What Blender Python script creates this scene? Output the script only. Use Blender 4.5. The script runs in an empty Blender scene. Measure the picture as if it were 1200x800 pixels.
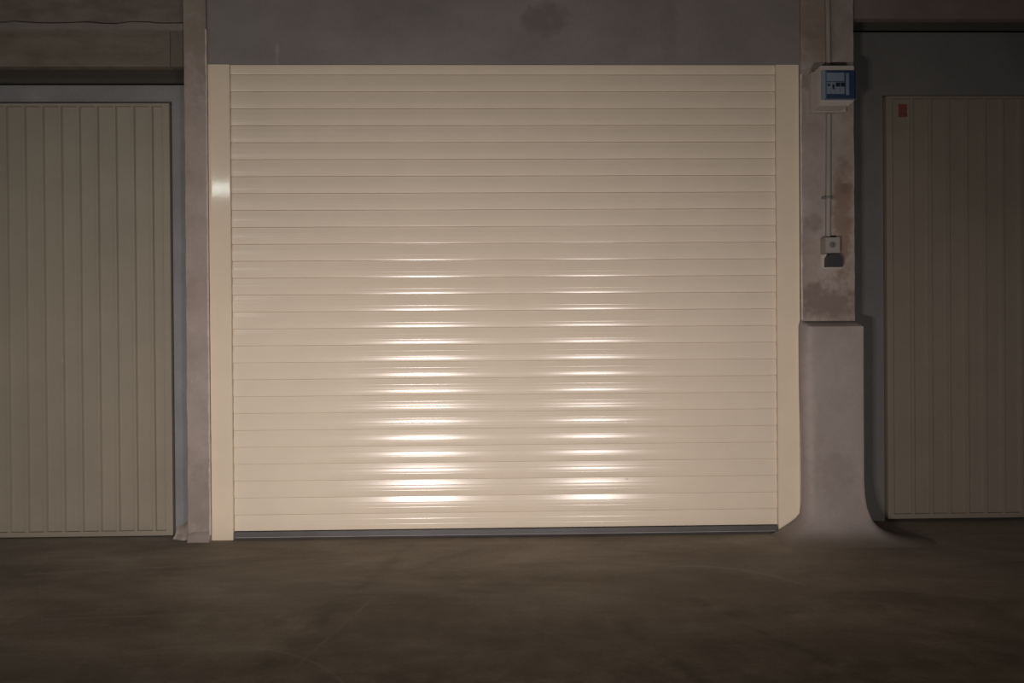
import bpy, bmesh, math, random
from mathutils import Vector, Matrix, noise

random.seed(7)
C = bpy.context.scene.collection
scene = bpy.context.scene

# ------------------------------------------------------------------ helpers
def setp(o, label=None, cat=None, kind=None, group=None):
    if label: o['label'] = label
    if cat: o['category'] = cat
    if kind: o['kind'] = kind
    if group: o['group'] = group
    return o

def empty(name, loc, label, cat, kind=None, group=None):
    o = bpy.data.objects.new(name, None)
    o.empty_display_size = 0.05
    C.objects.link(o)
    o.location = loc
    return setp(o, label, cat, kind, group)

def link(name, bm, mat, parent=None, smooth=False, label=None, bevel=0.0, segs=2):
    """World-space bmesh -> one mesh object (kept in its parent's local space)."""
    if bevel:
        bmesh.ops.bevel(bm, geom=[e for e in bm.edges if e.is_manifold and e.calc_face_angle(0) > 0.5],
                        offset=bevel, segments=segs, affect='EDGES', clamp_overlap=True, profile=0.5)
    bmesh.ops.recalc_face_normals(bm, faces=bm.faces)
    me = bpy.data.meshes.new(name)
    bm.to_mesh(me); bm.free()
    o = bpy.data.objects.new(name, me)
    C.objects.link(o)
    if isinstance(mat, (list, tuple)):
        for m in mat: me.materials.append(m)
    else:
        me.materials.append(mat)
    if smooth:
        for p in me.polygons: p.use_smooth = True
    if parent is not None:
        off = Vector(parent.location)
        if parent.parent is not None:
            off = off + Vector(parent.parent.location)
        me.transform(Matrix.Translation(-off))
        o.parent = parent
    if label: o['label'] = label
    return o

def box(bm, x0, x1, y0, y1, z0, z1):
    v = [bm.verts.new(p) for p in ((x0,y0,z0),(x1,y0,z0),(x1,y1,z0),(x0,y1,z0),
                                   (x0,y0,z1),(x1,y0,z1),(x1,y1,z1),(x0,y1,z1))]
    fs = [(0,3,2,1),(4,5,6,7),(0,1,5,4),(1,2,6,5),(2,3,7,6),(3,0,4,7)]
    return [bm.faces.new([v[i] for i in f]) for f in fs]

def bx(*a):
    bm = bmesh.new(); box(bm, *a); return bm

def cyl(bm, p0, p1, r, n=20, r1=None):
    p0, p1 = Vector(p0), Vector(p1)
    d = p1 - p0
    rot = d.to_track_quat('Z', 'Y').to_matrix().to_4x4()
    m = Matrix.Translation((p0 + p1) / 2) @ rot
    bmesh.ops.create_cone(bm, cap_ends=True, segments=n, radius1=r, radius2=r if r1 is None else r1,
                          depth=d.length, matrix=m)

def extrude_poly(bm, pts, y0, y1):
    """pts: (x,z) outline -> prism between y0 and y1."""
    a = [bm.verts.new((x, y0, z)) for x, z in pts]
    b = [bm.verts.new((x, y1, z)) for x, z in pts]
    n = len(pts)
    bm.faces.new(a); bm.faces.new(b[::-1])
    for i in range(n):
        bm.faces.new((a[i], b[i], b[(i+1) % n], a[(i+1) % n]))

def rough_block(x0, x1, y0, y1, z0, z1, step=0.03, amp=0.004, seed=0.0, front_amp=None):
    """A cast concrete block: gridded skin with uneven arrises and faces."""
    bm = bmesh.new()
    box(bm, x0, x1, y0, y1, z0, z1)
    for ax in range(3):
        lo, hi = ((x0, x1), (y0, y1), (z0, z1))[ax]
        n = min(int((hi - lo) / step), 90)
        for i in range(1, n):
            c = lo + (hi - lo) * i / n
            co = [0, 0, 0]; no = [0, 0, 0]
            co[ax] = c; no[ax] = 1
            bmesh.ops.bisect_plane(bm, geom=bm.verts[:] + bm.edges[:] + bm.faces[:], plane_co=co, plane_no=no)
    fa = amp * 0.35 if front_amp is None else front_amp
    for v in bm.verts:
        p = v.co.copy()
        q = p * 9.0 + Vector((seed, seed * 1.7, 0))
        w = p * 38.0 + Vector((seed, 0, seed))
        ex = min(abs(p.x - x0), abs(p.x - x1)) < 1e-4
        ey = min(abs(p.y - y0), abs(p.y - y1)) < 1e-4
        k = amp if (ex and ey) else fa
        v.co.x += k * (0.7 * noise.noise(q) + 0.6 * noise.noise(w))
        v.co.y += fa * (noise.noise(q + Vector((31, 5, 2))) + 0.4 * noise.noise(w))
    return bm

# ------------------------------------------------------------------ materials
class NT:
    def __init__(s, name):
        s.m = bpy.data.materials.new(name); s.m.use_nodes = True
        s.t = s.m.node_tree; s.n = s.t.nodes; s.l = s.t.links
        s.b = s.n['Principled BSDF']
        s.tc = s.n.new('ShaderNodeNewGeometry')
    def noise(s, scale, detail=4, rough=0.55, stretch=(1, 1, 1), off=(0, 0, 0), dist=0.0):
        mp = s.n.new('ShaderNodeMapping'); mp.inputs['Scale'].default_value = stretch
        mp.inputs['Location'].default_value = off
        s.l.new(s.tc.outputs['Position'], mp.inputs['Vector'])
        t = s.n.new('ShaderNodeTexNoise')
        t.inputs['Scale'].default_value = scale; t.inputs['Detail'].default_value = detail
        t.inputs['Roughness'].default_value = rough; t.inputs['Distortion'].default_value = dist
        s.l.new(mp.outputs['Vector'], t.inputs['Vector'])
        return t.outputs['Fac']
    def ramp(s, fac, stops):
        r = s.n.new('ShaderNodeValToRGB')
        e = r.color_ramp.elements
        while len(e) < len(stops): e.new(0.5)
        for el, (p, c) in zip(e, stops):
            el.position = p
            el.color = (*c, 1) if isinstance(c, (tuple, list)) else (c, c, c, 1)
        s.l.new(fac, r.inputs['Fac'])
        return r.outputs['Color']
    def mix(s, fac, a, b, mode='MIX'):
        x = s.n.new('ShaderNodeMix'); x.data_type = 'RGBA'; x.blend_type = mode
        for sock, v in (('Factor', fac), ('A', a), ('B', b)):
            i = [q for q in x.inputs if q.name == sock and (q.type == ('VALUE' if sock == 'Factor' else 'RGBA'))][0]
            if hasattr(v, 'is_output'): s.l.new(v, i)
            else: i.default_value = v if sock == 'Factor' else (*v, 1)
        return [q for q in x.outputs if q.type == 'RGBA'][0]
    def math(s, op, a, b=0.0, c=None, clamp=False):
        x = s.n.new('ShaderNodeMath'); x.operation = op; x.use_clamp = clamp
        for i, v in enumerate((a, b, c)):
            if v is None: continue
            if hasattr(v, 'is_output'): s.l.new(v, x.inputs[i])
            else: x.inputs[i].default_value = v
        return x.outputs[0]
    def xyz(s):
        x = s.n.new('ShaderNodeSeparateXYZ'); s.l.new(s.tc.outputs['Position'], x.inputs[0])
        return x.outputs
    def blob(s, cx, cz, rx, rz, soft=0.6):
        """Stain mask (0..1): an ellipse in x,z with a ragged soft edge."""
        X = s.xyz()
        wob = s.noise(17, 5, 0.65)
        dx = s.math('DIVIDE', s.math('SUBTRACT', X[0], cx), rx)
        dz = s.math('DIVIDE', s.math('SUBTRACT', X[2], cz), rz)
        d = s.math('ADD', s.math('MULTIPLY', dx, dx), s.math('MULTIPLY', dz, dz))
        d = s.math('ADD', d, s.math('MULTIPLY', s.math('SUBTRACT', wob, 0.5), 3.2))
        return s.ramp(d, [(max(0.0, 0.45 - soft / 2), 1.0), (min(1.0, 0.68 + soft / 2), 0.0)])
    def out(s, color=None, rough=None, spec=0.4, metal=0.0, bump=None, bump_d=0.002, bump_s=0.5):
        if color is not None:
            if hasattr(color, 'is_output'): s.l.new(color, s.b.inputs['Base Color'])
            else: s.b.inputs['Base Color'].default_value = (*color, 1)
        if rough is not None:
            if hasattr(rough, 'is_output'): s.l.new(rough, s.b.inputs['Roughness'])
            else: s.b.inputs['Roughness'].default_value = rough
        s.b.inputs['Specular IOR Level'].default_value = spec
        s.b.inputs['Metallic'].default_value = metal
        if bump is not None:
            bn = s.n.new('ShaderNodeBump'); bn.inputs['Distance'].default_value = bump_d
            bn.inputs['Strength'].default_value = bump_s
            s.l.new(bump, bn.inputs['Height']); s.l.new(bn.outputs['Normal'], s.b.inputs['Normal'])
        return s.m

def concrete(name, lo, mid, hi, stains=(), bump_d=0.004, rough=0.9, scale=5.0, stretch=(1, 1, 1), spec=0.2):
    t = NT(name)
    big = t.noise(scale, 5, 0.6, stretch)
    col = t.ramp(big, [(0.28, lo), (0.5, mid), (0.74, hi)])
    fine = t.noise(70, 4, 0.65)
    col = t.mix(0.16, col, t.ramp(fine, [(0.3, 0.62), (0.7, 1.12)]), 'MULTIPLY')
    pits = t.noise(120, 2, 0.4, off=(3, 1, 2))
    col = t.mix(t.ramp(pits, [(0.73, 0.0), (0.80, 0.5)]), col, tuple(c * 0.5 for c in lo))
    for (cx, cz, rx, rz, c, amt) in stains:
        col = t.mix(t.math('MULTIPLY', t.blob(cx, cz, rx, rz), amt), col, c)
    hgt = t.math('ADD', t.math('MULTIPLY', big, 0.7), t.math('MULTIPLY', fine, 0.10))
    return t.out(col, rough, spec, bump=hgt, bump_d=bump_d)

def paint(name, col, rough=0.35, spec=0.5, var=0.06, bump=0.0003, scale=6, metal=0.0):
    t = NT(name)
    n = t.noise(scale, 4)
    c = t.ramp(n, [(0.3, tuple(v * (1 - var) for v in col)), (0.7, tuple(min(1, v * (1 + var)) for v in col))])
    return t.out(c, rough, spec, metal, bump=t.noise(60, 2), bump_d=bump)

M = {}
M['ivory'] = paint('ivory_lacquer', (0.77, 0.675, 0.545), 0.21, 0.5, 0.02, 0.0)
M['ivory_rail'] = paint('ivory_rail_lacquer', (0.77, 0.665, 0.52), 0.095, 0.5, 0.03, 0.0)
M['slot'] = paint('shade_toned_slot', (0.50, 0.43, 0.34), 0.6, 0.2, 0.1)  # darker than the lacquer, paints in the shade of the slots
M['seal'] = paint('dark_grey_rubber', (0.10, 0.098, 0.10), 0.5, 0.4, 0.15, 0.0005)
M['lip'] = paint('dull_aluminium', (0.33, 0.32, 0.31), 0.4, 0.5, 0.1)
M['pillar_a'] = concrete('pinkish_grey_concrete', (0.29, 0.245, 0.212), (0.365, 0.31, 0.278), (0.43, 0.37, 0.34),
    stains=((-1.37, 2.35, 0.16, 0.36, (0.25, 0.215, 0.17), 0.7), (-1.40, 0.16, 0.10, 0.20, (0.22, 0.19, 0.165), 0.5),
            (-1.37, 1.05, 0.05, 0.14, (0.40, 0.31, 0.29), 0.5)))
M['pillar_b'] = concrete('stained_grey_concrete', (0.26, 0.22, 0.19), (0.34, 0.29, 0.26), (0.42, 0.365, 0.34),
    stains=((1.54, 1.45, 0.055, 0.30, (0.21, 0.14, 0.10), 0.75), (1.46, 1.07, 0.22, 0.105, (0.19, 0.145, 0.125), 0.85),
            (1.42, 2.35, 0.10, 0.16, (0.24, 0.18, 0.135), 0.6), (1.39, 2.07, 0.06, 0.07, (0.18, 0.14, 0.11), 0.6),
            (1.55, 1.58, 0.03, 0.03, (0.16, 0.12, 0.10), 0.8), (1.40, 1.42, 0.05, 0.05, (0.20, 0.16, 0.14), 0.5),
            (1.43, 2.22, 0.10, 0.12, (0.22, 0.185, 0.15), 0.5)))
M['plinth'] = concrete('smooth_mortar_render', (0.27, 0.235, 0.215), (0.33, 0.285, 0.265), (0.37, 0.325, 0.305),
    stains=((1.47, 0.30, 0.12, 0.12, (0.25, 0.21, 0.19), 0.5), (1.365, 0.60, 0.028, 0.42, (0.40, 0.35, 0.325), 0.55)),
    bump_d=0.002, scale=3.0)
def feather(m):
    nt = m.node_tree; b = nt.nodes['Principled BSDF']; l = b.inputs['Base Color'].links[0]; src = l.from_socket
    g = nt.nodes.new('ShaderNodeNewGeometry'); sx = nt.nodes.new('ShaderNodeSeparateXYZ'); nt.links.new(g.outputs['Position'], sx.inputs[0])
    tn = nt.nodes.new('ShaderNodeTexNoise'); tn.inputs['Scale'].default_value = 9; nt.links.new(g.outputs['Position'], tn.inputs['Vector'])
    mr = nt.nodes.new('ShaderNodeMath'); mr.operation = 'MULTIPLY_ADD'; nt.links.new(tn.outputs['Fac'], mr.inputs[0]); mr.inputs[1].default_value = -0.05; nt.links.new(sx.outputs[2], mr.inputs[2])
    rp = nt.nodes.new('ShaderNodeMapRange'); nt.links.new(mr.outputs[0], rp.inputs['Value'])
    rp.inputs['From Min'].default_value = -0.026; rp.inputs['From Max'].default_value = 0.022; rp.inputs['To Min'].default_value = 1.0; rp.inputs['To Max'].default_value = 0.0
    mx_ = nt.nodes.new('ShaderNodeMix'); mx_.data_type = 'RGBA'
    nt.links.new(rp.outputs[0], mx_.inputs[0]); nt.links.new(src, mx_.inputs[6]); mx_.inputs[7].default_value = (0.28, 0.24, 0.197, 1)
    nt.links.new(mx_.outputs[2], b.inputs['Base Color'])
feather(M['plinth'])          # thin mortar skim worn through to the floor concrete at its rim
M['mortar'] = concrete('pale_mortar', (0.42, 0.37, 0.33), (0.50, 0.45, 0.40), (0.58, 0.53, 0.48), bump_d=0.004, scale=20)
M['lintel'] = concrete('dark_grey_paint', (0.205, 0.190, 0.182), (0.243, 0.222, 0.213), (0.283, 0.26, 0.249),
    stains=((0.18, 2.36, 0.12, 0.10, (0.175, 0.150, 0.140), 0.7), (0.75, 2.33, 0.05, 0.22, (0.20, 0.178, 0.168), 0.5),
            (-1.03, 2.20, 0.012, 0.06, (0.34, 0.32, 0.31), 0.5), (-1.22, 2.3, 0.12, 0.2, (0.225, 0.232, 0.215), 0.5)),
    bump_d=0.0015, rough=0.75, scale=2.2, stretch=(1, 1, 1.6))
M['wall_paint_a'] = concrete('blue_grey_wall_paint', (0.20, 0.20, 0.205), (0.235, 0.235, 0.24), (0.27, 0.27, 0.275),
    bump_d=0.0015, rough=0.6, scale=4)
M['wall_paint_b'] = concrete('green_grey_wall_paint', (0.125, 0.126, 0.122), (0.14, 0.141, 0.136), (0.155, 0.156, 0.15),
    bump_d=0.0015, rough=0.6, scale=4)
M['beam'] = concrete('brown_grey_board_concrete', (0.145, 0.12, 0.092), (0.185, 0.157, 0.124), (0.225, 0.192, 0.155),
    bump_d=0.006, scale=6, stretch=(1, 1, 3))
M['slab'] = concrete('dirty_slab_concrete', (0.15, 0.12, 0.10), (0.19, 0.155, 0.13), (0.24, 0.2, 0.17),
    bump_d=0.008, scale=8, stretch=(1, 1, 2.5))
M['infill'] = concrete('brown_infill_concrete', (0.12, 0.10, 0.08), (0.155, 0.13, 0.106), (0.19, 0.16, 0.13), bump_d=0.005, scale=8)
M['beam_b'] = concrete('brown_beam_concrete', (0.15, 0.12, 0.105), (0.185, 0.15, 0.135), (0.215, 0.175, 0.155), bump_d=0.004)  # brown tone of the beam over the right door
M['ledge'] = concrete('raw_ledge_concrete', (0.19, 0.168, 0.142), (0.24, 0.215, 0.185), (0.29, 0.26, 0.23), bump_d=0.004)
M['ceiling'] = concrete('raw_ceiling_concrete', (0.09, 0.08, 0.07), (0.12, 0.107, 0.094), (0.15, 0.135, 0.12), bump_d=0.004)
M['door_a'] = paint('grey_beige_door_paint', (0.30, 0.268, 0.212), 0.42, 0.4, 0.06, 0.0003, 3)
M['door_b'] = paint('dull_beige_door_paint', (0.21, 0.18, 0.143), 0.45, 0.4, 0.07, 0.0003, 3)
M['gap'] = paint('gap_shade', (0.075, 0.071, 0.062), 0.8, 0.1)  # dark tone stands in for shade under the beams
M['box'] = paint('light_grey_plastic', (0.44, 0.40, 0.36), 0.4, 0.45, 0.04, 0.0001)
M['pipe'] = paint('grey_conduit_plastic', (0.30, 0.27, 0.25), 0.45, 0.4, 0.05)
M['dark'] = paint('charcoal_plastic', (0.045, 0.045, 0.047), 0.45, 0.4, 0.1)
M['steel'] = paint('worn_steel', (0.16, 0.15, 0.145), 0.4, 0.5, 0.1)
M['red'] = paint('red_sticker_print', (0.17, 0.052, 0.045), 0.5, 0.4, 0.12, 0.0001, 30)
M['redd'] = paint('dark_red_sticker_print', (0.11, 0.045, 0.035), 0.5, 0.4, 0.12, 0.0001, 30)
M['label'] = paint('pale_label_paper', (0.52, 0.52, 0.51), 0.6, 0.3, 0.05)
M['breaker'] = paint('breaker_plastic', (0.48, 0.475, 0.465), 0.5, 0.4, 0.05)
M['navy'] = paint('navy_plastic', (0.09, 0.118, 0.18), 0.3, 0.5, 0.08)
M['frost'] = paint('grey_blue_plastic', (0.20, 0.24, 0.27), 0.35, 0.5, 0.06)
M['galv'] = paint('white_enamel', (0.7, 0.7, 0.68), 0.4)

# blue see-through cover of the breaker window
g = NT('blue_clear_plastic')
tr = g.n.new('ShaderNodeBsdfTransparent'); tr.inputs['Color'].default_value = (0.84, 0.89, 0.94, 1)
gl = g.n.new('ShaderNodeBsdfGlossy'); gl.inputs['Roughness'].default_value = 0.08
mx = g.n.new('ShaderNodeMixShader'); fr = g.n.new('ShaderNodeFresnel'); fr.inputs['IOR'].default_value = 1.45
g.l.new(fr.outputs[0], mx.inputs[0]); g.l.new(tr.outputs[0], mx.inputs[1]); g.l.new(gl.outputs[0], mx.inputs[2])
g.l.new(mx.outputs[0], g.n['Material Output'].inputs['Surface'])
M['blue'] = g.m

# garage floor: dark power-floated concrete, long smears, tyre marks, a few scratches
f = NT('garage_floor_concrete')
big = f.noise(1.9, 6, 0.62, (0.7, 1.4, 1), dist=0.6)
col = f.ramp(big, [(0.28, (0.215, 0.182, 0.146)), (0.5, (0.33, 0.282, 0.232)), (0.72, (0.44, 0.382, 0.318))])
mid = f.noise(6, 5, 0.6, (0.35, 1.6, 1), dist=1.0)
col = f.mix(0.6, col, f.ramp(mid, [(0.3, 0.72), (0.7, 1.15)]), 'MULTIPLY')
fine = f.noise(90, 3, 0.6)
col = f.mix(0.4, col, f.ramp(fine, [(0.3, 0.7), (0.7, 1.15)]), 'MULTIPLY')
X = f.xyz()
def line_mask(ax, ay, bx_, by, half, soft=0.5):
    """soft-edged mark along a line a->b on the ground"""
    dx, dy = bx_ - ax, by - ay
    L = math.hypot(dx, dy); ux, uy = dx / L, dy / L
    px = f.math('SUBTRACT', X[0], ax); py = f.math('SUBTRACT', X[1], ay)
    across = f.math('ABSOLUTE', f.math('ADD', f.math('MULTIPLY', px, -uy), f.math('MULTIPLY', py, ux)))
    along = f.math('ADD', f.math('MULTIPLY', px, ux), f.math('MULTIPLY', py, uy))
    m = f.math('SUBTRACT', 1.0, f.math('DIVIDE', across, half), clamp=True)
    e = f.math('MULTIPLY', f.math('GREATER_THAN', along, 0.0), f.math('LESS_THAN', along, L))
    br = f.ramp(f.noise(11, 3, 0.6), [(0.35, 0.0), (0.62, 1.0)])
    return f.math('MULTIPLY', f.math('MULTIPLY', m, e), br)
def arc_mask(cx, cy, r, half, a0, a1):
    px = f.math('SUBTRACT', X[0], cx); py = f.math('SUBTRACT', X[1], cy)
    d = f.math('SQRT', f.math('ADD', f.math('MULTIPLY', px, px), f.math('MULTIPLY', py, py)))
    m = f.math('SUBTRACT', 1.0, f.math('DIVIDE', f.math('ABSOLUTE', f.math('SUBTRACT', d, r)), half), clamp=True)
    an = f.math('ARCTAN2', py, px)
    e = f.math('MULTIPLY', f.math('GREATER_THAN', an, a0), f.math('LESS_THAN', an, a1))
    return f.math('MULTIPLY', m, e)
FLOOR_MARKS = []
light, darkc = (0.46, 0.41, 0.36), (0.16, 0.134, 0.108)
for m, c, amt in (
    (line_mask(-1.2, -1.30, 1.5, -1.22, 0.30), darkc, 0.55),  # this and the next two: broad soft darker bands
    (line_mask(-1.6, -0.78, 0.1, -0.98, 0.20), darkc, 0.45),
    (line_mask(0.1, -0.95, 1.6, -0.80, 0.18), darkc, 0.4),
    (line_mask(0.55, -1.45, 0.30, -0.85, 0.035), darkc, 0.75),
    (line_mask(0.95, -1.35, 0.62, -0.75, 0.04), darkc, 0.75),
    (line_mask(-0.70, -1.20, -0.42, -0.10, 0.07), darkc, 0.45),
    (line_mask(-0.62, -1.25, -0.47, -0.65, 0.010), light, 0.35),
    (line_mask(-1.9, -0.42, -0.9, -0.30, 0.012), light, 0.4),
    (line_mask(-1.7, -0.86, -0.7, -0.80, 0.014), light, 0.35),
    (arc_mask(0.70, -0.85, 0.42, 0.010, 0.5, 1.75), light, 0.45),
    (arc_mask(-0.9, -1.6, 0.55, 0.008, 0.6, 2.0), light, 0.3),
):
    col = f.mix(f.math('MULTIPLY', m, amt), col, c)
rg = f.ramp(mid, [(0.3, 0.7), (0.7, 0.85)])
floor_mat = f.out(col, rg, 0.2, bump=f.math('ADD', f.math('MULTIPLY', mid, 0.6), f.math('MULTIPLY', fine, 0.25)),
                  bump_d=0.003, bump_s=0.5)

# ------------------------------------------------------------------ the setting
bm = bx(-5.5, 5.5, -7.0, 0.9, -0.15, 0.0)
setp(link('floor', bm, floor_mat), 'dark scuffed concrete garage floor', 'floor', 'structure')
bm = bx(-5.5, 5.5, -7.0, 0.9, 2.62, 2.8)
setp(link('ceiling', bm, M['ceiling']), 'raw concrete garage ceiling', 'ceiling', 'structure')

# painted fascia above the roller shutter
bm = bmesh.new()
box(bm, -1.347, 1.35, -0.014, -0.002, 2.152, 2.62)
box(bm, -1.347, 1.35, 0.045, 0.30, 2.152, 2.62)
setp(link('trim_1', bm, M['lintel']), 'dark grey painted fascia above the wide ribbed roller shutter', 'lintel', 'structure')

# left bay: painted surround of the door, beam and slab over it
bm = bmesh.new()
box(bm, -1.537, -1.340, 0.055, 0.10, 0.0, 2.0816)          # strip beside the door
box(bm, -4.6, -1.537, 0.055, 0.10, 2.008, 2.0816)           # header over the door
setp(link('wall_left', bm, M['wall_paint_a'], bevel=0.003), 'blue-grey painted surround of the left garage door', 'wall', 'structure')
bm = rough_block(-4.6, -1.517, 0.0, 0.035, 2.145, 2.336, 0.05, 0.002, 3.0)
setp(link('trim_2', bm, M['beam']), 'brown-grey concrete beam above the left garage door', 'beam', 'structure')
bm = rough_block(-1.5160, -1.41, 0.003, 0.036, 2.146, 2.336, 0.04, 0.002, 5.0)
setp(link('trim_3', bm, M['infill']), 'dark infill block between left beam and left pillar', 'beam', 'structure')
# slab edge above the beam, set back behind a rough ledge
bm = rough_block(-4.6, -1.41, 0.03, 0.09, 2.337, 2.62, 0.05, 0.003, 8.0)
setp(link('trim_4', bm, M['slab']), 'dark rough slab edge above the left beam', 'slab', 'structure')
bm = bmesh.new()
n = 90
prev = None
for i in range(n + 1):
    x = -4.6 + (4.6 - 1.44) * i / n
    h = 0.010 * noise.noise(Vector((x * 7, 0.3, 0))) + 0.004 * noise.noise(Vector((x * 30, 2, 0)))
    ring = [bm.verts.new(p) for p in ((x, -0.006, 2.312 + h * .3), (x, -0.002, 2.340 + h), (x, 0.032, 2.346 + h), (x, 0.032, 2.30))]
    if prev:
        for k in range(4):
            bm.faces.new((prev[k], prev[(k + 1) % 4], ring[(k + 1) % 4], ring[k]))
    else:
        bm.faces.new(ring)
    prev = ring
bm.faces.new(prev[::-1])
setp(link('trim_5', bm, M['ledge']), 'rough cast concrete ledge along the top of the left beam', 'ledge', 'structure')
bm = bmesh.new()
box(bm, -4.6, -1.34, 0.115, 0.19, 0.0, 2.62)  # added plates, coloured dark for the shaded band over each door
box(bm, 1.34, 4.6, 0.232, 0.31, 0.0, 2.62)
setp(link('shade_plate', bm, M['gap']), 'added dark plates behind the doors, shade over the headers painted in', 'wall', 'structure')

# right bay
bm = bmesh.new()
box(bm, 1.34, 1.842, 0.17, 0.22, 0.0, 2.383)
box(bm, 1.842, 4.6, 0.17, 0.22, 2.076, 2.383)
setp(link('wall_right', bm, M['wall_paint_b'], bevel=0.003), 'dark green-grey painted wall around the right garage door', 'wall', 'structure')
bm = rough_block(1.58, 4.6, 0.0, 0.035, 2.368, 2.62, 0.05, 0.002, 11.0)
setp(link('trim_6', bm, M['beam_b']), 'dim brown concrete beam above the right garage door', 'beam', 'structure')

# ------------------------------------------------------------------ pillars
p = empty('concrete_pillar', (-1.39, 0.02, 0), 'narrow pinkish-grey concrete pillar between the left garage door and the roller shutter', 'pillar', 'structure')
link('shaft', rough_block(-1.440, -1.343, -0.028, 0.028, 0.0, 2.62, 0.03, 0.0035, 1.0), M['pillar_a'], p)
# broken mortar edge against the rail
def bead(x, side, z0, z1, y0, seed, w0, w1, name, parent):
    bm = bmesh.new(); prev = None
    n = int((z1 - z0) / 0.012)
    for i in range(n + 1):
        z = z0 + (z1 - z0) * i / n
        a = 0.5 + 0.9 * noise.noise(Vector((seed, z * 9, 0))) + 0.6 * noise.noise(Vector((seed, z * 42, 3)))
        w = w0 + (w1 - w0) * max(0.0, min(1.0, a))
        ring = [bm.verts.new(q) for q in ((x, y0 + 0.014, z), (x + side * 0.004, y0 + 0.0, z),
                                          (x - side * w * .6, y0 - 0.003, z), (x - side * w, y0 + 0.006, z))]
        if prev:
            for k in range(4):
                bm.faces.new((prev[k], prev[(k + 1) % 4], ring[(k + 1) % 4], ring[k]))
        else: bm.faces.new(ring)
        prev = ring
    bm.faces.new(prev[::-1])
    return link(name, bm, M['mortar'], parent, label='pale crumbly mortar edge')
bead(-1.343, 1, 0.03, 2.30, -0.028, 2.0, 0.000, 0.007, 'mortar_edge', p)
# splash of mortar at the foot
def foot(x0, x1, yf, seed, h0, d0):
    bm = bmesh.new(); prev = None
    for i in range(25):
        x = x0 + (x1 - x0) * i / 24
        k = 1 + 0.45 * noise.noise(Vector((x * 22, seed, 0)))
        h, d = h0 * k, d0 * k
        ring = [bm.verts.new(v) for v in ((x, yf + 0.004, 0.0), (x, yf - d, 0.0), (x, yf - d * 0.75, h * 0.22), (x, yf - d * 0.3, h * 0.5), (x, yf - 0.001, h), (x, yf + 0.004, h))]
        if prev:
            for k2 in range(6):
                bm.faces.new((prev[k2], prev[(k2 + 1) % 6], ring[(k2 + 1) % 6], ring[k2]))
        else: bm.faces.new(ring)
        prev = ring
    bm.faces.new(prev[::-1])
    return bm
link('mortar_foot', foot(-1.441, -1.345, -0.028, 1.0, 0.045, 0.014), M['pillar_a'], p, smooth=True)
link('mortar_foot', foot(-1.530, -1.436, 0.054, 4.0, 0.06, 0.05), M['pillar_a'], p, smooth=True)

q = empty('concrete_pillar', (1.47, 0.02, 0), 'wide stained concrete pillar carrying the breaker box, right of the roller shutter', 'pillar', 'structure')
link('shaft', rough_block(1.349, 1.591, -0.030, 0.168, 0.90, 2.62, 0.03, 0.003, 4.0), M['pillar_b'], q)
bead(1.349, -1, 0.98, 2.10, -0.028, 6.0, 0.000, 0.006, 'mortar_edge', q)

# rendered jacket around the pillar's foot, flaring out into the floor
def jacket():
    bm = bmesh.new()
    prof = [  # z, left x, right x, front y
        (0.000, 1.195, 1.88, -0.235), (0.006, 1.212, 1.80, -0.195), (0.016, 1.232, 1.735, -0.160), (0.030, 1.256, 1.695, -0.135),
        (0.050, 1.288, 1.662, -0.115), (0.075, 1.322, 1.638, -0.101), (0.095, 1.338, 1.627, -0.094), (0.130, 1.342, 1.616, -0.087),
        (0.180, 1.343, 1.609, -0.083), (0.26, 1.343, 1.606, -0.080), (0.38, 1.342, 1.606, -0.080), (0.52, 1.341, 1.606, -0.080),
        (0.66, 1.339, 1.606, -0.080), (0.80, 1.338, 1.607, -0.080), (0.948, 1.337, 1.607, -0.080), (0.957, 1.339, 1.601, -0.066), (0.974, 1.344, 1.592, -0.031)]
    rings = []
    back = 0.168
    for z, L, R, F in prof:
        pts = []
        fl = max(0.0, (0.10 - z) / 0.10)
        r = 0.008 + 0.10 * fl ** 1.5
        r = min(r, abs(F) * 0.8 + 0.02)
        Lb = 1.343                                   # behind the rail the jacket is straight
        yl = -0.022
        # left side: from rail plane outward
        pts.append((Lb, back)); pts.append((Lb, 0.03 if fl else 0.03)); pts.append((L, yl))
        rl = (abs(F) - 0.022) * 0.96; rx = 0.030 if z < 0.96 else 0.012
        for k in range(1, 6):
            a = math.pi / 2 * k / 5
            pts.append((L + rx * (1 - math.cos(a)), F + rl * (1 - math.sin(a))))
        for k in range(1, 20):
            pts.append((L + rx + (R - r - L - rx) * k / 20, F))
        for k in range(0, 6):
            a = math.pi / 2 * k / 5
            pts.append((R - r * (1 - math.sin(a)), F + r * (1 - math.cos(a))))
        Rb = min(R, 1.606 + (R - 1.606) * 0.75)
        pts.append((Rb, back))
        ring = []
        for x, y in pts:
            w = 0.0018 * noise.noise(Vector((x * 12, y * 12, z * 8))) * (1 if z < 0.95 else 0.5)
            ring.append(bm.verts.new((x + w, y + (w if y < back else 0), z)))
        rings.append(ring)
    for a, b in zip(rings, rings[1:]):
        n = len(a)
        for k in range(n):
            bm.faces.new((a[k], a[(k + 1) % n], b[(k + 1) % n], b[k]))
    bm.faces.new(rings[0][::-1]); bm.faces.new(rings[-1])
    return bm
j = setp(link('rendered_plinth', jacket(), M['plinth'], smooth=True), 'grey rendered plinth around the right pillar, flared into the floor', 'plinth', 'structure')
for poly in j.data.polygons:
    if abs(poly.normal.y) < 0.3 and abs(poly.normal.x) < 0.3: poly.use_smooth = True
md = j.modifiers.new('es', 'EDGE_SPLIT'); md.split_angle = math.radians(38)
bead(1.345, -1, 0.13, 0.72, -0.020, 9.0, 0.001, 0.006, 'mortar_edge', q)

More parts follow.
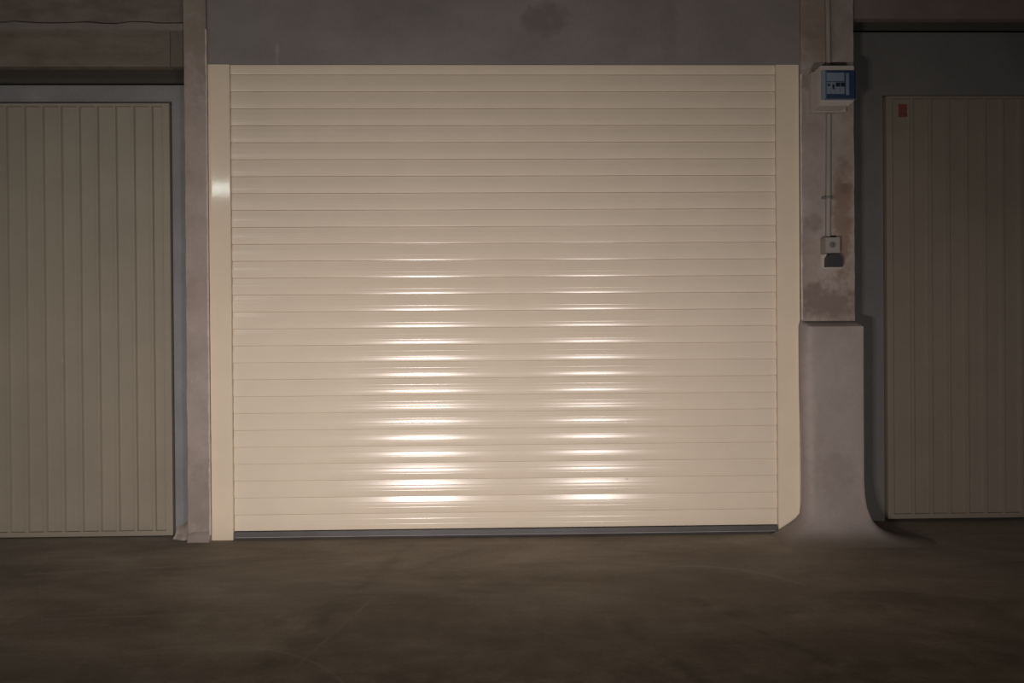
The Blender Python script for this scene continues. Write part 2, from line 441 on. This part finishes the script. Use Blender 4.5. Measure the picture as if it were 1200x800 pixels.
# ------------------------------------------------------------------ roller shutter
rs = empty('roller_shutter', (0, 0.0, 0), 'wide closed ivory roller shutter with glossy horizontal ribs, filling the middle', 'garage door', 'thing')
PITCH = 0.077
# face angle down one rib (degrees, + looks up), t = 0 top .. 1 bottom
ANG = [(0.0, 9.6), (0.15, 8.7), (0.33, 7.5), (0.45, 5.7), (0.55, 2.7), (0.75, -0.3), (0.86, -4.2), (0.93, -7.0), (1.0, -11.5)]
BODY = 0.974      # share of the pitch that is rib; the rest is the hinge slot
def ang(t):
    for (a, x), (b, y) in zip(ANG, ANG[1:]):
        if a <= t <= b: return x + (y - x) * (t - a) / (b - a)
    return ANG[-1][1]
def rib_profile():
    """(depth toward the viewer, fraction t) down one rib, with two shallow pressed beads"""
    pts = []; d = 0.0; N = 110
    for i in range(N + 1):
        t = i / N
        if i: d += math.tan(math.radians(ang(t - 0.5 / N))) * PITCH * BODY / N
        e = 0.0
        for c in (0.34, 0.66):
            e += 0.00034 * math.exp(-((t - c) / 0.020) ** 2)
        near = min(abs(t - 0.34), abs(t - 0.66)) < 0.06
        if near or i % 3 == 0 or i == N: pts.append((d + e, t, e))
    return pts
PROF = rib_profile()
def curtain(z_first, n_ribs, x0, x1):
    bm = bmesh.new()
    line = []
    for k in range(n_ribs):
        zt = z_first - k * PITCH
        for d, t, _e in PROF:
            z = zt - t * PITCH * BODY
            line.append((0.010 - d, z))
        # lower lip turned back, then the hinge slot
        line.append((0.0075, zt - PITCH * (BODY + 0.004)))
        line.append((0.0125, zt - PITCH * (BODY + 0.006)))
        line.append((0.0125, zt - PITCH * 0.998))
    return line
line = curtain(2.110 + PITCH, 27, 0, 0)
line = [(y, z) for y, z in line if z < 2.185]
# the end rib at the floor
for d, t, e in PROF:
    if t * PITCH < 0.0755: line.append((0.010 - 0.45 * (d - e) - e, 2.110 - 26 * PITCH - t * PITCH * BODY))
def surf(z):
    return min(line, key=lambda q: abs(q[1] - z))[0]
xs = [-1.252, -0.9, -0.45, 0.0, 0.45, 0.9, 1.248]
bm = bmesh.new()
cols = []
for x in xs:
    cols.append([bm.verts.new((x, y, z)) for y, z in line])
for a, b in zip(cols, cols[1:]):
    for k in range(len(line) - 1):
        fc = bm.faces.new((a[k], b[k], b[k + 1], a[k + 1]))
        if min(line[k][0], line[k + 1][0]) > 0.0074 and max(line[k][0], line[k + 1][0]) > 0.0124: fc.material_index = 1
# back skin so the curtain has its real thickness
bk = [[bm.verts.new((x, 0.024, line[0][1])), bm.verts.new((x, 0.024, line[-1][1]))] for x in xs]
for i in range(len(xs) - 1):
    bm.faces.new((bk[i][0], bk[i][1], bk[i + 1][1], bk[i + 1][0]))
    bm.faces.new((cols[i][0], bk[i][0], bk[i + 1][0], cols[i + 1][0]))
    bm.faces.new((cols[i][-1], cols[i + 1][-1], bk[i + 1][1], bk[i][1]))
for c, b in ((cols[0], bk[0]), (cols[-1], bk[-1])):
    bm.faces.new(c + [b[1], b[0]])
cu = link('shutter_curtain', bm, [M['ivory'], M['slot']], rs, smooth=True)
md = cu.modifiers.new('es', 'EDGE_SPLIT'); md.split_angle = math.radians(32)

def rail(x0, x1, inner):
    """folded guide rail: front face with rounded arrises and a return lip at the curtain"""
    bm = bx(x0, x1, -0.010, 0.030, 0.0, 2.151)
    r = link('guide_rail', bm, M['ivory_rail'], rs, bevel=0.0015, segs=2)
    return r
rl = rail(-1.3475, -1.2475, 1)
rr = rail(1.2430, 1.3465, -1)
# thin dark brush seals between rail and curtain
for x0, x1 in ((-1.2475, -1.2468), (1.2423, 1.2430)):
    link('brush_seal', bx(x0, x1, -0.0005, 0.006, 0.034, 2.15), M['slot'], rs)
bm = bmesh.new()
pts = [(-0.010, 0.034), (0.012, 0.034), (0.014, 0.010), (0.004, 0.0), (-0.004, 0.0), (-0.012, 0.010)]
a = [bm.verts.new((-1.246, y + 0.004, z)) for y, z in pts]; b = [bm.verts.new((1.242, y + 0.004, z)) for y, z in pts]
bm.faces.new(a); bm.faces.new(b[::-1])
for i in range(6): bm.faces.new((a[i], b[i], b[(i + 1) % 6], a[(i + 1) % 6]))
link('bottom_seal', bm, M['seal'], rs, label='dark rubber strip along the floor')
link('seal_lip', bx(-1.240, 1.236, -0.0105, -0.004, 0.0100, 0.0125), M['lip'], rs)
# little chips and a dent on the lower ribs
for x, z in ((0.031, 0.256), (0.031, 0.318)):
    bm = bmesh.new(); cyl(bm, (x, surf(z) + 0.0004, z), (x, surf(z) - 0.0006, z), 0.0042, 12, 0.0040)
    link('scuff', bm, M['galv'], rs, label='small pale chip in the lacquer')
bm = bmesh.new()
extrude_poly(bm, [(0.535, 0.256), (0.548, 0.249), (0.556, 0.252), (0.551, 0.258)], surf(0.254) + 0.0004, surf(0.254) - 0.0008)  # white patch stands for the glint on the dent
link('scuff', bm, M['galv'], rs, label='small dent with its glint painted white')

# ------------------------------------------------------------------ ribbed side doors
def ribbed_door(name, x_edge, width, y, z0, z1, ribs, side, mat, label, stile, top, bot):
    """Sheet door: recessed panels between narrow raised ribs that run flush with the frame.
    side=-1: door spreads to the left of x_edge."""
    d = empty(name, (x_edge + side * width / 2, y, 0), label, 'garage door', 'thing')
    xa, xb = (x_edge - width, x_edge) if side < 0 else (x_edge, x_edge + width)
    # frame
    bm = bmesh.new()
    box(bm, xa, xa + stile, y, y + 0.035, z0, z1)
    box(bm, xb - stile, xb, y, y + 0.035, z0, z1)
    box(bm, xa + stile, xb - stile, y, y + 0.035, z1 - top, z1)
    box(bm, xa + stile, xb - stile, y, y + 0.035, z0, z0 + bot)
    link('frame', bm, mat, d, bevel=0.002)
    # sheet
    lo, hi = xa + stile, xb - stile
    pts = [(lo, 0.013)]
    dep, w, s = 0.0130, 0.018, 0.003
    for rx in sorted(ribs):
        if rx < lo + 0.01 or rx + w > hi - 0.01: continue
        pts += [(rx, dep), (rx + s, 0.001), (rx + w - s, 0.001), (rx + w, dep)]
    pts.append((hi, 0.013))
    bm = bmesh.new()
    zb, zt = z0 + bot, z1 - top
    A = [bm.verts.new((x, y + v, zb)) for x, v in pts]; B = [bm.verts.new((x, y + v, zt)) for x, v in pts]
    A2 = [bm.verts.new((x, y + 0.02, zb)) for x, v in pts]; B2 = [bm.verts.new((x, y + 0.02, zt)) for x, v in pts]
    for i in range(len(pts) - 1):
        bm.faces.new((A[i], A[i + 1], B[i + 1], B[i])); bm.faces.new((A2[i], B2[i], B2[i + 1], A2[i + 1]))
        bm.faces.new((A[i], A2[i], A2[i + 1], A[i + 1])); bm.faces.new((B[i], B[i + 1], B2[i + 1], B2[i]))
    bm.faces.new((A[0], B[0], B2[0], A2[0])); bm.faces.new((A[-1], A2[-1], B2[-1], B[-1]))
    link('ribbed_panel', bm, mat, d)
    return d
LD = 0.058
ribsL = [-1.647 - 0.0828 * k for k in range(0, 27)]
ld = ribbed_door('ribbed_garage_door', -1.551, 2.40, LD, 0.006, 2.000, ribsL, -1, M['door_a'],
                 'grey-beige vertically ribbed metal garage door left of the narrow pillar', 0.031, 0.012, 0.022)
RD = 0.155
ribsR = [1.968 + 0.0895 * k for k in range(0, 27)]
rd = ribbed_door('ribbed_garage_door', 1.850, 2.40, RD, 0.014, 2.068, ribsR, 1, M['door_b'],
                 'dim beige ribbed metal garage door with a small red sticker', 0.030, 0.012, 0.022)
bm = bx(1.9185, 1.9605, RD + 0.0118, RD + 0.0130, 1.970, 2.033)
st = link('sticker', bm, M['red'], rd, label='small red sticker')
bm = bmesh.new()
extrude_poly(bm, [(1.921, 1.974), (1.921, 1.984), (1.9395, 1.996), (1.958, 1.984), (1.958, 1.974), (1.9395, 1.986)], RD + 0.0112, RD + 0.0119)
s2 = link('sticker_mark', bm, M['redd'], rd)
s2.parent = st
s2.matrix_parent_inverse = Matrix.Identity(4)

# ------------------------------------------------------------------ breaker box
bb = empty('distribution_box', (1.46, -0.03, 1.917), 'pale plastic breaker box with a blue see-through cover on the right pillar', 'breaker box', 'thing')
bm = bmesh.new()
def tapered(bm, x0, x1, z0, z1, yb, yf, dx, dz):
    v = [bm.verts.new(p) for p in ((x0, yb, z0), (x1, yb, z0), (x1, yb, z1), (x0, yb, z1),
                                   (x0 + dx, yf, z0 + dz), (x1 - dx, yf, z0 + dz), (x1 - dx, yf, z1 - dz), (x0 + dx, yf, z1 - dz))]
    for q_ in ((0, 1, 2, 3), (4, 7, 6, 5), (0, 4, 5, 1), (1, 5, 6, 2), (2, 6, 7, 3), (3, 7, 4, 0)):
        bm.faces.new([v[i] for i in q_])
box(bm, 1.385, 1.539, -0.060, -0.030, 1.917, 2.098)
o = link('back_housing', bm, M['box'], bb, bevel=0.004)
bm = bmesh.new()
# front shell is a frame round the window, lower right corner cut
outer = [(1.386, 1.920), (1.512, 1.920), (1.537, 1.940), (1.537, 2.092), (1.533, 2.096), (1.390, 2.096), (1.386, 2.092)]
extrude_poly(bm, outer, -0.132, -0.059)
o = link('front_housing', bm, M['box'], bb, bevel=0.007, segs=3)
# window recess parts
bm = bmesh.new()
box(bm, 1.4060, 1.541, -0.1345, -0.1315, 1.945, 2.071)
for a_ in ((1.4060, 1.4090, 1.945, 2.071), (1.538, 1.541, 1.945, 2.071), (1.4090, 1.538, 2.068, 2.071), (1.4090, 1.538, 1.945, 1.948)):
    box(bm, a_[0], a_[1], -0.1440, -0.1345, a_[2], a_[3])
link('window_frame', bm, M['navy'], bb, label='navy blue frame')
link('hinge_strip', bx(1.3885, 1.4055, -0.1425, -0.1315, 1.946, 2.070), M['frost'], bb, bevel=0.001, label='grey-blue strip')
link('label_strip', bx(1.4125, 1.492, -0.1365, -0.134, 2.028, 2.064), M['label'], bb, label='pale paper strip')
for i, (x0, x1) in enumerate(((1.4125, 1.4305), (1.432, 1.450), (1.4515, 1.4715), (1.473, 1.492))):
    br = link('breaker', bx(x0, x1, -0.1375, -0.134, 1.971, 2.024), M['breaker'], bb, bevel=0.0012)
    xc = (x0 + x1) / 2
    if i == 0: lev = bx(xc - .004, xc + .004, -0.1405, -0.137, 2.004, 2.013)
    elif i == 1: lev = bx(xc - .003, xc + .003, -0.1425, -0.137, 1.990, 2.010)
    else: lev = bx(xc - .0075, xc + .0075, -0.1425, -0.137, 2.002, 2.018)
    lv = link('switch_lever', lev, M['dark'], bb, bevel=0.0008)
    lv.parent = br
link('blank_plate', bx(1.4985, 1.513, -0.1365, -0.134, 1.966, 2.062), M['breaker'], bb, bevel=0.001)
bm = bx(1.4092, 1.5378, -0.1470, -0.1450, 1.9482, 2.0678)
link('blue_cover', bm, M['blue'], bb, label='blue see-through cover')

# ------------------------------------------------------------------ conduits
def conduit(z0, z1, label, clips, x_bot, x_top):
    t = empty('conduit_pipe', ((x_bot + x_top) / 2, -0.04, z0), label, 'conduit', 'thing')
    bm = bmesh.new(); cyl(bm, (x_bot, -0.041, z0), (x_top, -0.041, z1), 0.0105, 24)
    link('pipe', bm, M['pipe'], t, smooth=True).modifiers.new('es', 'EDGE_SPLIT').split_angle = math.radians(40)
    for z in clips:
        xc = x_bot + (x_top - x_bot) * (z - z0) / (z1 - z0)
        bm = bmesh.new()
        cyl(bm, (xc, -0.041, z - 0.006), (xc, -0.041, z + 0.006), 0.0125, 24)
        for s in (-1, 1):
            box(bm, xc + s * 0.018 - 0.008, xc + s * 0.018 + 0.008, -0.036, -0.0305, z - 0.006, z + 0.006)
            cyl(bm, (xc + s * 0.018, -0.036, z), (xc + s * 0.018, -0.041, z), 0.005, 12)
        link('saddle_clip', bm, M['steel'], t, label='dark clip with two screws')
    return t
conduit(2.100, 2.619, 'grey conduit pipe rising from the breaker box to the ceiling', (), 1.470, 1.466)
conduit(1.346, 1.913, 'grey conduit pipe from the breaker box down to the key switch', (1.536,), 1.464, 1.470)

# ------------------------------------------------------------------ key switch and the dark box under it
ks = empty('key_switch', (1.467, -0.03, 1.278), 'small square grey key switch at the end of the conduit pipe', 'switch', 'thing')
link('housing', bx(1.433, 1.497, -0.080, -0.030, 1.279, 1.348), M['box'] if False else M['pipe'], ks, bevel=0.004)
bm = bmesh.new(); cyl(bm, (1.463, -0.079, 1.314), (1.463, -0.086, 1.314), 0.0135, 24)
kc = link('key_cylinder', bm, M['steel'], ks, label='round dark key barrel', bevel=0.001)
bm = bx(1.4615, 1.4645, -0.0870, -0.0855, 1.306, 1.322)
kk = link('keyhole', bm, M['dark'], ks); kk.parent = kc
db = empty('wall_socket', (1.48, -0.03, 1.211), 'small charcoal-lidded socket box directly under the key switch', 'socket', 'thing')
link('back_plate', bx(1.434, 1.527, -0.036, -0.030, 1.212, 1.276), M['box'], db, bevel=0.003, label='pale grey backing plate')
bm = bmesh.new()
extrude_poly(bm, [(1.448, 1.218), (1.519, 1.218), (1.519, 1.258), (1.507, 1.276), (1.460, 1.276), (1.448, 1.258)], -0.066, -0.036)
link('lid', bm, M['dark'], db, bevel=0.003, label='charcoal lid')

# ------------------------------------------------------------------ lights
# ceiling fluorescent tube out to the left behind the viewpoint; its streak shows on the left guide rail
def emission(name, col, s):
    m = bpy.data.materials.new(name); m.use_nodes = True
    n = m.node_tree.nodes; n.clear()
    e = n.new('ShaderNodeEmission'); o_ = n.new('ShaderNodeOutputMaterial')
    e.inputs['Color'].default_value = (*col, 1); e.inputs['Strength'].default_value = s
    m.node_tree.links.new(e.outputs[0], o_.inputs['Surface'])
    return m
TUBE = 72.0
lf = empty('ceiling_light', (-3.5, -4.0, 2.52), 'fluorescent tube light under the ceiling, seen as the streak on the left rail', 'lamp', 'thing')
link('housing', bx(-4.15, -2.71, -4.06, -3.94, 2.53, 2.619), M['galv'], lf, bevel=0.004)
bm = bmesh.new(); cyl(bm, (-4.10, -4.0, 2.500), (-2.78, -4.0, 2.500), 0.012, 20)
link('tube', bm, emission('tube_glow', (0.93, 1.0, 0.93), TUBE), lf, smooth=True)
for x0 in (-4.13, -2.78):
    link('lamp_holder', bx(x0, x0 + 0.03, -4.02, -3.98, 2.48, 2.535), M['galv'], lf)

# two car headlights: point lamps with a beam pattern (wide, dipped, soft cut-off)
def headlight(name, loc, power, u0, col):
    d = bpy.data.lights.new(name, 'POINT'); d.energy = power; d.color = col
    d.shadow_soft_size = 0.05
    d.use_nodes = True
    t = d.node_tree; n = t.nodes; l = t.links
    em = n['Emission']
    tc = n.new('ShaderNodeTexCoord')
    sp = n.new('ShaderNodeSeparateXYZ'); l.new(tc.outputs['Normal'], sp.inputs[0])
    def mt(op, a, b=0.0, clamp=False):
        x = n.new('ShaderNodeMath'); x.operation = op; x.use_clamp = clamp
        for i, v in enumerate((a, b)):
            if hasattr(v, 'is_output'): l.new(v, x.inputs[i])
            else: x.inputs[i].default_value = v
        return x.outputs[0]
    ny = mt('MAXIMUM', mt('MULTIPLY', sp.outputs[1], BEAM['sign']), 0.02)
    u = mt('DIVIDE', mt('MULTIPLY', sp.outputs[0], BEAM['sign']), ny)
    v = mt('DIVIDE', mt('MULTIPLY', sp.outputs[2], BEAM['sign']), ny)
    du = mt('DIVIDE', mt('SUBTRACT', u, u0), BEAM['su'])
    hu = mt('DIVIDE', 1.0, mt('POWER', mt('ADD', 1.0, mt('MULTIPLY', du, du)), BEAM['pu']))
    dv = mt('SUBTRACT', v, BEAM['v0'])
    up = mt('DIVIDE', mt('MAXIMUM', dv, 0.0), BEAM['sup'])
    dn = mt('DIVIDE', mt('MINIMUM', dv, 0.0), BEAM['sdn'])
    hv = mt('DIVIDE', 1.0, mt('ADD', 1.0, mt('ADD', mt('POWER', up, 2.0), mt('POWER', mt('ABSOLUTE', dn), 16.0))))
    fwd = mt('GREATER_THAN', mt('MULTIPLY', sp.outputs[1], BEAM['sign']), 0.03)
    l.new(mt('MULTIPLY', mt('MULTIPLY', hu, hv), fwd), em.inputs['Strength'])
    o_ = bpy.data.objects.new(name, d); C.objects.link(o_); o_.location = loc
    return o_
BEAM = dict(sign=1.0, su=1.3, pu=1.0, v0=0.065, sup=0.625, sdn=0.205)
for lx, watts, aim in ((-0.745, 186, 0.0), (0.815, 100, -0.32)):
    for dx in (-0.10, 0.10):                       # twin bulbs in each headlight
        headlight('headlight_lamp', (lx + dx, -3.12, 0.38), watts / 2, aim, (1.0, 0.895, 0.845))

w = bpy.data.worlds.new('dim_garage'); scene.world = w; w.use_nodes = True
w.node_tree.nodes['Background'].inputs['Color'].default_value = (0.013, 0.012, 0.0105, 1)
w.node_tree.nodes['Background'].inputs['Strength'].default_value = 1.0

# ------------------------------------------------------------------ camera
cam = bpy.data.cameras.new('camera'); co = bpy.data.objects.new('camera', cam); C.objects.link(co)
cam.sensor_fit = 'HORIZONTAL'; cam.sensor_width = 36.0; cam.lens = 775.0 / 1200 * 36
cam.clip_start = 0.05
yaw, pitch, roll = 0.01874119, -0.00368026, -0.00725312
fwd = Vector((math.sin(yaw) * math.cos(pitch), math.cos(yaw) * math.cos(pitch), math.sin(pitch)))
r = Vector((math.cos(yaw), -math.sin(yaw), 0)); u = r.cross(fwd)
r2 = math.cos(roll) * r + math.sin(roll) * u; u2 = -math.sin(roll) * r + math.cos(roll) * u
mw = Matrix((( r2.x, u2.x, -fwd.x), (r2.y, u2.y, -fwd.y), (r2.z, u2.z, -fwd.z))).to_4x4()
mw.translation = (-0.0346, -3.0255, 0.9017)
co.matrix_world = mw
scene.camera = co

vs = scene.view_settings
scene.display_settings.display_device = 'sRGB'
vs.view_transform = 'Standard'; vs.look = 'None'; vs.gamma = 1.0; vs.exposure = 0.0
vs.use_curve_mapping = False
